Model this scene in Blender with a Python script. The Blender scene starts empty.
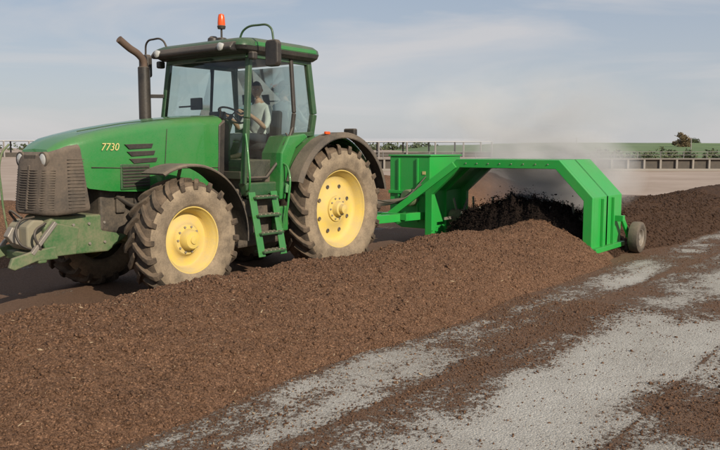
import bpy, bmesh, math, random
import numpy as np
from mathutils import Vector, Matrix, Euler
random.seed(7); rng=np.random.default_rng(11)
S=bpy.context.scene
S.view_settings.view_transform='Standard'
S.view_settings.look='None'; S.view_settings.exposure=0

# ------------------------------------------------------------ materials
def new_mat(name):
    m=bpy.data.materials.new(name); m.use_nodes=True
    nt=m.node_tree; b=nt.nodes['Principled BSDF']; return m,nt,b
def N(nt,t,**k):
    n=nt.nodes.new(t)
    for a,v in k.items():
        if a.startswith('i_'): n.inputs[a[2:].replace('_',' ')].default_value=v
        else: setattr(n,a,v)
    return n
def ramp(nt,p0,p1,c0=(0,0,0,1),c1=(1,1,1,1)):
    r=nt.nodes.new('ShaderNodeValToRGB'); e=r.color_ramp.elements
    e[0].position=p0; e[1].position=p1; e[0].color=c0; e[1].color=c1; return r
def mixc(nt,fac,a,b):
    m=nt.nodes.new('ShaderNodeMix'); m.data_type='RGBA'
    for sock,v in ((m.inputs['Factor'],fac),(m.inputs['A'],a),(m.inputs['B'],b)):
        if hasattr(v,'links'): nt.links.new(v,sock)
        elif isinstance(v,(int,float)): sock.default_value=v
        else: sock.default_value=(*v,1) if len(v)==3 else v
    return m.outputs['Result']
def math_(nt,op,a,b=0.0,clamp=False):
    m=nt.nodes.new('ShaderNodeMath'); m.operation=op; m.use_clamp=clamp
    for i,v in enumerate((a,b)):
        if hasattr(v,'links'): nt.links.new(v,m.inputs[i])
        else: m.inputs[i].default_value=v
    return m.outputs[0]
def paint(name,col,rough=.4,dust=.35,dcol=(.27,.21,.15),metal=0,scale=3.0,coat=0.0,up=.35):
    m,nt,b=new_mat(name); L=nt.links
    tc=N(nt,'ShaderNodeTexCoord')
    n1=N(nt,'ShaderNodeTexNoise',i_Scale=scale,i_Detail=8.0,i_Roughness=.65); L.new(tc.outputs['Object'],n1.inputs['Vector'])
    n2=N(nt,'ShaderNodeTexNoise',i_Scale=scale*14,i_Detail=5.0); L.new(tc.outputs['Object'],n2.inputs['Vector'])
    g=N(nt,'ShaderNodeNewGeometry'); sp=N(nt,'ShaderNodeSeparateXYZ'); L.new(g.outputs['Normal'],sp.inputs[0])
    upv=math_(nt,'MULTIPLY',math_(nt,'MAXIMUM',sp.outputs[2],0.0),up)
    r=ramp(nt,.35,.75); L.new(n1.outputs['Fac'],r.inputs[0])
    r2=ramp(nt,.3,.8); L.new(n2.outputs['Fac'],r2.inputs[0])
    f=math_(nt,'MULTIPLY',math_(nt,'ADD',r.outputs[0],math_(nt,'MULTIPLY',r2.outputs[0],.45)),dust)
    f=math_(nt,'ADD',f,upv,True)
    f=math_(nt,'MINIMUM',f,.92)
    L.new(mixc(nt,f,col,dcol),b.inputs['Base Color'])
    L.new(math_(nt,'ADD',math_(nt,'MULTIPLY',f,.6),rough,True),b.inputs['Roughness'])
    b.inputs['Metallic'].default_value=metal
    b.inputs['Coat Weight'].default_value=coat
    bp=N(nt,'ShaderNodeBump',i_Strength=.12,i_Distance=.01); L.new(n2.outputs['Fac'],bp.inputs['Height']); L.new(bp.outputs[0],b.inputs['Normal'])
    return m
GREEN=paint('tractor_green_paint',(.014,.19,.035),.24,.13,coat=.6,up=.20)
DGREEN=paint('dark_green_paint',(.012,.07,.025),.32,.16,coat=.2,up=.2)
CASTG=paint('casting_green_dusty',(.03,.12,.035),.5,.6)
TURN=paint('turner_green_paint',(.012,.34,.052),.33,.15,coat=.2,up=.15,dcol=(.18,.15,.09),scale=2.2)
YEL=paint('rim_yellow_paint',(.66,.48,.09),.5,.6,dcol=(.46,.37,.22),scale=4)
YELP=paint('decal_yellow',(.60,.52,.2),.5,.2)
BLACK=paint('black_plastic',(.014,.014,.015),.42,.14)
BLACKD=paint('black_plastic_dusty',(.02,.02,.02),.6,.42)
GRILL=paint('grille_mesh_dusty',(.045,.038,.032),.7,.55,dcol=(.22,.17,.13))
RUB=paint('tyre_tread_rubber',(.018,.016,.014),.88,.55,dcol=(.21,.15,.10),scale=6)
SIDE=paint('tyre_sidewall_dusty',(.11,.085,.062),.92,.8,dcol=(.36,.28,.19),scale=4.5,up=.1)
STEEL=paint('worn_steel',(.35,.33,.3),.45,.4,metal=.6)
BEIGE=paint('dust_caked_steel',(.20,.19,.14),.8,.5,dcol=(.3,.25,.17))
RUST=paint('rusty_exhaust',(.10,.07,.055),.6,.4,dcol=(.2,.13,.09),metal=.3)
ORANGE,_,ob=new_mat('beacon_orange'); ob.inputs['Base Color'].default_value=(.7,.09,.012,1); ob.inputs['Roughness'].default_value=.2
LAMP,_,ob=new_mat('lamp_glass'); ob.inputs['Base Color'].default_value=(.45,.45,.43,1); ob.inputs['Roughness'].default_value=.12
REDL,_,ob=new_mat('red_lens'); ob.inputs['Base Color'].default_value=(.4,.03,.02,1); ob.inputs['Roughness'].default_value=.25
SEAT,_,ob=new_mat('seat_fabric'); ob.inputs['Base Color'].default_value=(.03,.03,.032,1); ob.inputs['Roughness'].default_value=.9
def glass():
    m=bpy.data.materials.new('cab_glass'); m.use_nodes=True; nt=m.node_tree; nt.nodes.clear(); L=nt.links
    o=N(nt,'ShaderNodeOutputMaterial'); t=N(nt,'ShaderNodeBsdfTransparent'); t.inputs[0].default_value=(.76,.85,.83,1)
    g=N(nt,'ShaderNodeBsdfGlossy'); g.inputs['Roughness'].default_value=.03; g.inputs[0].default_value=(.9,.95,1,1)
    d=N(nt,'ShaderNodeBsdfDiffuse'); d.inputs[0].default_value=(.4,.38,.34,1)
    fr=N(nt,'ShaderNodeFresnel'); fr.inputs['IOR'].default_value=1.45
    m1=N(nt,'ShaderNodeMixShader'); L.new(fr.outputs[0],m1.inputs[0]); L.new(t.outputs[0],m1.inputs[1]); L.new(g.outputs[0],m1.inputs[2])
    n=N(nt,'ShaderNodeTexNoise',i_Scale=3.0,i_Detail=6.0); r=ramp(nt,.4,.9,(.01,.01,.01,1),(.10,.10,.10,1)); L.new(n.outputs['Fac'],r.inputs[0])
    m2=N(nt,'ShaderNodeMixShader'); L.new(r.outputs[0],m2.inputs[0]); L.new(m1.outputs[0],m2.inputs[1]); L.new(d.outputs[0],m2.inputs[2])
    L.new(m2.outputs[0],o.inputs[0]); return m
GLASS=glass()

# ------------------------------------------------------------ mesh helpers
def link(o,parent=None):
    S.collection.objects.link(o)
    if parent is not None:
        o.parent=parent; o.matrix_parent_inverse=Matrix.Translation(-Vector(parent.location))
    return o
def root(name,loc):
    e=bpy.data.objects.new(name,None); e.location=loc; e.empty_display_size=.3; S.collection.objects.link(e); return e
def mobj(name,v,f,mat,parent=None,smooth=False,bevel=0,sharp=35,mats=None):
    me=bpy.data.meshes.new(name); me.from_pydata([tuple(p) for p in v],[],f)
    bm=bmesh.new(); bm.from_mesh(me); bmesh.ops.recalc_face_normals(bm,faces=bm.faces); bm.to_mesh(me); bm.free()
    for m in (mats or [mat]): me.materials.append(m)
    o=bpy.data.objects.new(name,me); link(o,parent)
    if smooth:
        for p in me.polygons: p.use_smooth=True
        me.set_sharp_from_angle(angle=math.radians(sharp))
    if bevel:
        b=o.modifiers.new('b','BEVEL'); b.width=bevel; b.segments=2; b.limit_method='ANGLE'; b.angle_limit=math.radians(30)
    return o
def box(name,c,s,mat,parent,bevel=.008,rot=None):
    v=[]
    R=Matrix.Identity(3)
    if rot: R=Euler([math.radians(a) for a in rot]).to_matrix()
    for i in (-.5,.5):
        for j in (-.5,.5):
            for k in (-.5,.5): v.append(Vector(c)+R@Vector((i*s[0],j*s[1],k*s[2])))
    f=[(0,1,3,2),(4,6,7,5),(0,4,5,1),(2,3,7,6),(0,2,6,4),(1,5,7,3)]
    return mobj(name,v,f,mat,parent,bevel=bevel)
def prism(name,pts,axis,a0,a1,mat,parent,bevel=.006):
    n=len(pts); v=[]
    for a in (a0,a1):
        for p,q in pts: v.append((a,p,q) if axis=='x' else (p,a,q) if axis=='y' else (p,q,a))
    f=[tuple(range(n)),tuple(range(2*n-1,n-1,-1))]+[(i,(i+1)%n,n+(i+1)%n,n+i) for i in range(n)]
    return mobj(name,v,f,mat,parent,bevel=bevel)
def ax(axis,a,r,t):
    c,s=math.cos(t)*r,math.sin(t)*r
    return Vector((c,a,s)) if axis=='y' else Vector((a,c,s)) if axis=='x' else Vector((c,s,a))
def lathe(name,prof,c,axis,mat,parent,seg=48,mats=None,matfn=None,closed=False,sharp=40):
    v=[];f=[];n=len(prof)
    for k in range(seg):
        t=2*math.pi*k/seg
        for a,r in prof: v.append(Vector(c)+ax(axis,a,max(r,1e-4),t))
    idx=[]
    for k in range(seg):
        k2=(k+1)%seg
        for i in range(n if closed else n-1):
            i2=(i+1)%n; f.append((k*n+i,k*n+i2,k2*n+i2,k2*n+i)); idx.append(i)
    o=mobj(name,v,f,mat,parent,smooth=True,mats=mats,sharp=sharp)
    if matfn:
        for p in o.data.polygons: p.material_index=matfn(idx[p.index])
    return o
def cyl(name,c,r,h,axis,mat,parent,seg=24,taper=1.0,e=.15):
    b=min(r,h)*e
    return lathe(name,[(-h/2,0),(-h/2,r-b),(-h/2+b,r),(h/2-b,r*taper),(h/2,r*taper-b),(h/2,0)],c,axis,mat,parent,seg)
def tube(name,pts,r,mat,parent,smooth_path=False,res=6):
    cu=bpy.data.curves.new(name,'CURVE'); cu.dimensions='3D'; cu.bevel_depth=r; cu.bevel_resolution=res; cu.use_fill_caps=True
    if smooth_path:
        sp=cu.splines.new('BEZIER'); sp.bezier_points.add(len(pts)-1)
        for b,p in zip(sp.bezier_points,pts): b.co=p; b.handle_left_type=b.handle_right_type='AUTO'
    else:
        sp=cu.splines.new('POLY'); sp.points.add(len(pts)-1)
        for b,p in zip(sp.points,pts): b.co=(*p,1)
    cu.materials.append(mat); o=bpy.data.objects.new(name,cu); return link(o,parent)
def beam(name,a,b,w,h,mat,parent,bevel=.006):
    a=Vector(a);b=Vector(b);d=(b-a).normalized(); up=Vector((0,0,1))
    if abs(d.z)>.95: up=Vector((1,0,0))
    s=d.cross(up).normalized(); u=s.cross(d)
    v=[p+s*i*w/2+u*j*h/2 for p in (a,b) for i,j in ((-1,-1),(1,-1),(1,1),(-1,1))]
    f=[(0,1,2,3),(7,6,5,4)]+[(i,(i+1)%4,4+(i+1)%4,4+i) for i in range(4)]
    return mobj(name,v,f,mat,parent,bevel=bevel)
def loft(name,secs,mat,parent,cap=True,closed=True,smooth=True,sharp=32,bevel=0):
    n=len(secs[0]); v=[p for s in secs for p in s]; f=[]
    for k in range(len(secs)-1):
        for i in range(n if closed else n-1):
            j=(i+1)%n; f.append((k*n+i,k*n+j,(k+1)*n+j,(k+1)*n+i))
    if cap: f+= [tuple(range(n)),tuple(range(len(v)-1,len(v)-n-1,-1))]
    return mobj(name,v,f,mat,parent,smooth=smooth,sharp=sharp,bevel=bevel)
def arcstrip(name,c,r,t,a0,a1,y0,y1,mat,parent,seg=28,lip=0.0):
    secs=[]
    for k in range(seg+1):
        a=math.radians(a0+(a1-a0)*k/seg); ca,sa=math.cos(a),math.sin(a)
        P=lambda rr,y:(c[0]+ca*rr,y,c[2]+sa*rr)
        secs.append([P(r,y0),P(r,y1-.03*(1 if y1>y0 else -1)),P(r-.02-lip,y1),P(r-.035-lip,y1-.004),P(r-t-.005,y1-.04*(1 if y1>y0 else -1)),P(r-t,y0)])
    return loft(name,secs,mat,parent)

# ------------------------------------------------------------ numpy noise
def vnoise(x,y,seed=0):
    xi=np.floor(x).astype(np.int64); yi=np.floor(y).astype(np.int64); fx=x-xi; fy=y-yi
    fx=fx*fx*(3-2*fx); fy=fy*fy*(3-2*fy)
    def h(a,b):
        n=(a*374761393+b*668265263+seed*974634777)&0xffffffff
        n=((n^(n>>13))*1274126177)&0xffffffff
        n=(n^(n>>16))&0xffff
        return n/65535.0
    return (h(xi,yi)*(1-fx)+h(xi+1,yi)*fx)*(1-fy)+(h(xi,yi+1)*(1-fx)+h(xi+1,yi+1)*fx)*fy
def fbm(x,y,oct=4,seed=0,gain=.5):
    s=0;a=1;t=0
    for o in range(oct):
        c,sn=math.cos(o*.9),math.sin(o*.9)
        s=s+a*vnoise((x*c-y*sn)*2**o,(x*sn+y*c)*2**o,seed+o*17); t+=a; a*=gain
    return s/t
def grid_obj(name,X,Y,Z,mat,attr=None,parent=None):
    ny,nx=X.shape; me=bpy.data.meshes.new(name)
    co=np.stack([X,Y,Z],-1).reshape(-1,3).astype(np.float32)
    i=np.arange((ny-1)*(nx-1)); r=i//(nx-1); c=i%(nx-1); a=r*nx+c
    q=np.stack([a,a+1,a+nx+1,a+nx],-1).astype(np.int32)
    me.vertices.add(len(co)); me.vertices.foreach_set('co',co.ravel())
    me.loops.add(q.size); me.loops.foreach_set('vertex_index',q.ravel())
    me.polygons.add(len(q)); me.polygons.foreach_set('loop_start',np.arange(0,q.size,4,dtype=np.int32)); 
    me.polygons.foreach_set('use_smooth',np.ones(len(q),dtype=bool))
    me.update(calc_edges=True)
    if attr is not None:
        at=me.attributes.new('litter','FLOAT','POINT'); at.data.foreach_set('value',attr.ravel().astype(np.float32))
    me.materials.append(mat); o=bpy.data.objects.new(name,me); return link(o,parent)
bm=bmesh.new(); bmesh.ops.create_icosphere(bm,subdivisions=1,radius=1); 
ICO_V=np.array([v.co[:] for v in bm.verts]); ICO_F=np.array([[v.index for v in f.verts] for f in bm.faces]); bm.free()
def clods(name,P,size,mat,parent=None,flat=.7,stretch=(1,1)):
    n=len(P); k=len(ICO_V)
    sc=size[:,None]*rng.uniform(.6,1.3,(n,3)); sc[:,2]*=flat; sc[:,0]*=stretch[0]; sc[:,1]*=stretch[1]
    V=ICO_V[None]*rng.uniform(.6,1.3,(n,k,1))*sc[:,None,:]
    a=rng.uniform(0,6.28,n); c,s=np.cos(a)[:,None],np.sin(a)[:,None]
    t=rng.normal(0,.35,n)[:,None]; V[...,2]+=V[...,0]*np.tan(t).clip(-1,1)
    x=V[...,0]*c-V[...,1]*s; y=V[...,0]*s+V[...,1]*c
    V=np.stack([x,y,V[...,2]],-1)+P[:,None,:]
    F=(ICO_F[None]+(np.arange(n)*k)[:,None,None]).reshape(-1,3).astype(np.int32)
    me=bpy.data.meshes.new(name); V=V.reshape(-1,3).astype(np.float32)
    me.vertices.add(len(V)); me.vertices.foreach_set('co',V.ravel())
    me.loops.add(F.size); me.loops.foreach_set('vertex_index',F.ravel())
    me.polygons.add(len(F)); me.polygons.foreach_set('loop_start',np.arange(0,F.size,3,dtype=np.int32)); me.update(calc_edges=True)
    me.materials.append(mat); o=bpy.data.objects.new(name,me); return link(o,parent)

# ------------------------------------------------------------ earth materials
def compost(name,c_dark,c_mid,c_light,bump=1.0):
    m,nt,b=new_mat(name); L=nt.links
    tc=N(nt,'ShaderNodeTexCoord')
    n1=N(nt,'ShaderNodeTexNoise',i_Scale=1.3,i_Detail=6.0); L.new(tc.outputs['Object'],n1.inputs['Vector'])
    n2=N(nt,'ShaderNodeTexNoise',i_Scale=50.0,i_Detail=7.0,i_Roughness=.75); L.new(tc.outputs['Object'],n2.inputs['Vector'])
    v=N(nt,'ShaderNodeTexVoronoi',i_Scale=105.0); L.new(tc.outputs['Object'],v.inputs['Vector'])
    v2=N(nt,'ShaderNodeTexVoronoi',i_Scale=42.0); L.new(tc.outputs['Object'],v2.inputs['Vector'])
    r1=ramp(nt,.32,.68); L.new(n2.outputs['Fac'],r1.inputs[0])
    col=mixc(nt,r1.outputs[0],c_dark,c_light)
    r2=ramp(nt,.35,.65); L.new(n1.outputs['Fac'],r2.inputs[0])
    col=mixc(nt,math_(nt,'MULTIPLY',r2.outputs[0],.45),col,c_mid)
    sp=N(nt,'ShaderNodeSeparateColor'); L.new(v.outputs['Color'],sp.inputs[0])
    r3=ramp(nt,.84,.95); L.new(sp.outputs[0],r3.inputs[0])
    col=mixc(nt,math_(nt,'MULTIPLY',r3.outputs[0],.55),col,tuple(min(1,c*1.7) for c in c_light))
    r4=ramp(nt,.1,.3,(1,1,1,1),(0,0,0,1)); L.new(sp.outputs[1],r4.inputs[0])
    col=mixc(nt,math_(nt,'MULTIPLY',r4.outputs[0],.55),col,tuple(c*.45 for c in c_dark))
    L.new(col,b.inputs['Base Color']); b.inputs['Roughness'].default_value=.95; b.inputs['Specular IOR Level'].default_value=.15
    h=math_(nt,'ADD',math_(nt,'ADD',n2.outputs['Fac'],math_(nt,'MULTIPLY',v.outputs['Distance'],-.4)),math_(nt,'MULTIPLY',v2.outputs['Distance'],-.8))
    bp=N(nt,'ShaderNodeBump',i_Strength=bump,i_Distance=.022); L.new(h,bp.inputs['Height']); L.new(bp.outputs[0],b.inputs['Normal'])
    return m
COMP=compost('compost_brown',(.075,.040,.025),(.215,.120,.072),(.28,.160,.098))
COMPD=compost('compost_fresh_turned',(.028,.016,.011),(.085,.048,.031),(.12,.07,.045))
COMPB=compost('compost_wet_shaded',(.006,.004,.004),(.018,.012,.010),(.03,.02,.015))  # near-black: dark wet compost with the tunnel's shadow put into the colour
CHIP=paint('wood_chip',(.36,.26,.16),.9,.3)
def concrete():
    m,nt,b=new_mat('littered_concrete'); L=nt.links
    tc=N(nt,'ShaderNodeTexCoord')
    at=N(nt,'ShaderNodeAttribute',attribute_name='litter')
    n0=N(nt,'ShaderNodeTexNoise',i_Scale=.8,i_Detail=6.0); n1=N(nt,'ShaderNodeTexNoise',i_Scale=7.0,i_Detail=10.0,i_Roughness=.75)
    n2=N(nt,'ShaderNodeTexNoise',i_Scale=60.0,i_Detail=6.0,i_Roughness=.7); v=N(nt,'ShaderNodeTexVoronoi',i_Scale=70.0)
    n3=N(nt,'ShaderNodeTexNoise',i_Scale=24.0,i_Detail=9.0,i_Roughness=.85)
    for n in (n0,n1,n2,v,n3): L.new(tc.outputs['Object'],n.inputs['Vector'])
    r0=ramp(nt,.3,.7,(.37,.345,.305,1),(.54,.515,.465,1)); L.new(n0.outputs['Fac'],r0.inputs[0])
    r1=ramp(nt,.35,.75,(.0,.0,.0,1),(1,1,1,1)); L.new(n2.outputs['Fac'],r1.inputs[0])
    con=mixc(nt,math_(nt,'MULTIPLY',r1.outputs[0],.6),r0.outputs[0],(.20,.17,.135))
    sp=N(nt,'ShaderNodeSeparateColor'); L.new(v.outputs['Color'],sp.inputs[0])
    ra=ramp(nt,.6,1.0); L.new(sp.outputs[0],ra.inputs[0])
    con=mixc(nt,math_(nt,'MULTIPLY',ra.outputs[0],.45),con,(.66,.63,.57))
    rr=ramp(nt,.25,.7,(.055,.031,.020,1),(.23,.138,.088,1)); L.new(n2.outputs['Fac'],rr.inputs[0])
    f=math_(nt,'ADD',at.outputs['Fac'],math_(nt,'MULTIPLY',math_(nt,'SUBTRACT',n1.outputs['Fac'],.5),1.3))
    f=math_(nt,'ADD',f,math_(nt,'MULTIPLY',math_(nt,'SUBTRACT',n3.outputs['Fac'],.5),2.8))
    rf=ramp(nt,.46,.60); L.new(f,rf.inputs[0])
    stain=math_(nt,'MULTIPLY',at.outputs['Fac'],.45,True)
    con=mixc(nt,stain,con,(.22,.165,.12))
    L.new(mixc(nt,rf.outputs[0],con,rr.outputs[0]),b.inputs['Base Color'])
    b.inputs['Roughness'].default_value=.93; b.inputs['Specular IOR Level'].default_value=.2
    h=math_(nt,'ADD',math_(nt,'MULTIPLY',rf.outputs[0],1.0),math_(nt,'ADD',math_(nt,'MULTIPLY',n2.outputs['Fac'],1.2),math_(nt,'MULTIPLY',v.outputs['Distance'],-.6)))
    bp=N(nt,'ShaderNodeBump',i_Strength=.9,i_Distance=.012); L.new(h,bp.inputs['Height']); L.new(bp.outputs[0],b.inputs['Normal'])
    return m
CONC=concrete()
def earth(name,c0,c1,scale=.2):
    m,nt,b=new_mat(name); L=nt.links; tc=N(nt,'ShaderNodeTexCoord')
    n=N(nt,'ShaderNodeTexNoise',i_Scale=scale,i_Detail=12.0,i_Roughness=.65); L.new(tc.outputs['Object'],n.inputs['Vector'])
    r=ramp(nt,.3,.7,(*c0,1),(*c1,1)); L.new(n.outputs['Fac'],r.inputs[0]); L.new(r.outputs[0],b.inputs['Base Color']); b.inputs['Roughness'].default_value=.95
    bp=N(nt,'ShaderNodeBump',i_Strength=.3,i_Distance=.1); L.new(n.outputs['Fac'],bp.inputs['Height']); L.new(bp.outputs[0],b.inputs['Normal']); return m

# ------------------------------------------------------------ ground
CX,CY=8.693,8.053
def site(X,Y): return (CX-.606*X-.795*Y, CY+.795*X-.606*Y)
mobj('ground',[(-3000,-3000,0),(3000,-3000,0),(3000,3000,0),(-3000,3000,0)],[(0,1,2,3)],earth('pale_dry_earth',(.29,.215,.16),(.43,.335,.27)))
def litter(x,y):
    base=np.interp(y,[-14,0,3.9,4.15,4.35,4.7,4.9,5.35,5.65,5.95,7.0,9,12],[.6,.9,1.1,.85,.50,.44,.68,.62,.28,.15,.22,.35,.4])
    n=fbm(x*.6,y*1.5,5,3); n2=fbm(x*2.2,y*3.5,4,9)
    m=base+((n-.5)*1.0+(n2-.5)*.7)
    def blob(cx,cy,rx,ry,a): return a*np.exp(-((x-cx)/rx)**2-((y-cy)/ry)**2)
    m=m+blob(3.2,6.85,.7,.4,.6)+blob(1.2,5.15,2.2,.3,.2)+blob(3.6,5.95,.9,.35,-.4)+blob(1.4,6.1,1.2,.35,-.2)+blob(-.3,6.0,1.0,.35,.4)+blob(-4,5.3,2.5,.5,.2)+blob(-2.2,4.75,1.2,.16,-.3)+blob(5.0,4.85,.8,.2,-.3)
    m=m+.35*np.exp(-((y-5.02-.05*np.sin(x*.8))/.05)**2)+.4*np.exp(-((y-6.55)/.015)**2)
    for jx in (-9,-4.5,0.2,4.7): m=m+.25*np.exp(-((x-jx-.02*np.sin(y*3))/.014)**2)
    return np.clip(m,-.3,1.2)
xs=np.concatenate([np.linspace(-21,-16,20),np.arange(-15.8,8.5,.035),np.linspace(8.8,25,12)])
ys=np.concatenate([np.linspace(-14,3.4,40),np.arange(3.6,9,.03),np.linspace(9.2,30,14)])
X,Y=np.meshgrid(xs,ys); Z=.006+.004*fbm(X*2,Y*2,3,5)
grid_obj('concrete_yard',X,Y,Z,CONC,attr=litter(X,Y))
n=170000; x=rng.uniform(-9,7.5,n); x=np.where(rng.random(n)<.4,x,rng.uniform(0,7.5,n)); y=rng.uniform(4.0,8.5,n)
p=litter(x,y); k=rng.random(n)<np.clip(p*1.1-.12,.05,.85); x,y=x[k],y[k]
sz=rng.lognormal(-5.5,.5,len(x)).clip(.002,.018)
clods('compost_crumbs',np.stack([x,y,.009+sz*.3],-1),sz,COMP)

# ------------------------------------------------------------ windrow
def wr_height(x,y):
    turned=1/(1+np.exp((x+3.9)/.25))
    y0=1.42+.10*(fbm(x*.6,x*0+3,3,21)-.5)-.1*turned
    y1=4.12+.34*(fbm(x*.7,x*0+8,3,22)-.5)+np.interp(x,[-12,-6.5,-4.9,-4.3,-3.4],[.35,.15,-.12,-.25,-.1])*np.where(x<-3.2,1,0)
    yc=(y0+y1)/2-.05; hw=(y1-y0)/2
    u=np.clip(np.abs((y-yc)/hw),0,1.4)
    H=.60+.10*(fbm(x*.5,x*0+1,2,31)-.5)+.10*turned
    z=H*(1-u**1.6)
    edge=np.clip((1.0-u)*5,0,1)
    z=z+edge*((fbm(x*1.6,y*1.6,3,41)-.5)*.15+(fbm(x*6,y*6,3,42)-.5)*.06+(fbm(x*22,y*22,3,43)-.5)*.028)
    z=z+np.clip((1.15-u)*4,0,1)*(fbm(x*12,y*12,2,44)-.45)*.025
    return z-.004
xs=np.concatenate([-np.geomspace(60,4.2,330),np.arange(-4.15,8.2,.016),np.linspace(8.3,15,60)])
ys=np.arange(.95,4.75,.017)
X,Y=np.meshgrid(xs,ys); Z=wr_height(X,Y)
wr=root('compost_windrow',(0,2.75,0))
k=xs>=-3.75
grid_obj('unturned_pile',X[:,k],Y[:,k],Z[:,k],COMP,parent=wr)
k=xs<=-3.72
grid_obj('turned_pile',X[:,k],Y[:,k],Z[:,k],COMPD,parent=wr)
n=105000; x=-3.6+11.2*rng.random(n)**.75; y=rng.uniform(1.5,4.4,n); z=wr_height(x,y); k=z>.0
x,y,z=x[k],y[k],z[k]; sz=rng.lognormal(-5.15,.55,len(x)).clip(.003,.03)
clods('loose_clods',np.stack([x,y,z+sz*.2],-1),sz,COMP,parent=wr)
n=5000; x=-3.6+11.2*rng.random(n)**.75; y=rng.uniform(1.5,4.9,n); z=np.maximum(wr_height(x,y),.01)
clods('wood_chips',np.stack([x,y,z+.004],-1),rng.lognormal(-5.9,.4,n),CHIP,parent=wr,stretch=(3.2,.7))
n=9000; x=-3.8-9*rng.random(n)**1.5; y=rng.uniform(1.4,4.5,n); z=wr_height(x,y); k=z>.0
x,y,z=x[k],y[k],z[k]; sz=rng.uniform(.008,.03,len(x))
clods('turned_clods',np.stack([x,y,z+sz*.2],-1),sz,COMPD,parent=wr)
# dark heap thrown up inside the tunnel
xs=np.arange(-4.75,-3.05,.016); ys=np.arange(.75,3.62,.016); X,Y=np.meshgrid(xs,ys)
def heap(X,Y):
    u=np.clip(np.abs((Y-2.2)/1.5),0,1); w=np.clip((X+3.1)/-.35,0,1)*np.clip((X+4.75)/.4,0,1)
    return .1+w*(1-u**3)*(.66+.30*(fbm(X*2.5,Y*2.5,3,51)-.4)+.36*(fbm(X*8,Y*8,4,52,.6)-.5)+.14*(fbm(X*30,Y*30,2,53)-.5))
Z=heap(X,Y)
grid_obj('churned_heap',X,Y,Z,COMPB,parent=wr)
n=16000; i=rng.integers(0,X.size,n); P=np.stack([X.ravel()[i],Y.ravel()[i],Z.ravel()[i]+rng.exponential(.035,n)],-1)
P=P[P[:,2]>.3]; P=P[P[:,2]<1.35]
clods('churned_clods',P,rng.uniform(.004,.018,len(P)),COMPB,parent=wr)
# second windrow beyond the tractor
xs=np.arange(-18,14,.06); ys=np.arange(-7.2,-2.6,.06); X,Y=np.meshgrid(xs,ys)
u=np.clip(np.abs((Y+5)/1.9),0,1.3); e=np.clip((X+18)/1.5,0,1)
Z=e*(.95*(1-u**1.5)+np.clip((1-u)*4,0,1)*((fbm(X*1.3,Y*1.3,4,61)-.5)*.3+(fbm(X*6,Y*6,3,62)-.5)*.12))-.01
grid_obj('compost_windrow.001',X,Y,Z,COMP)

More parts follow.
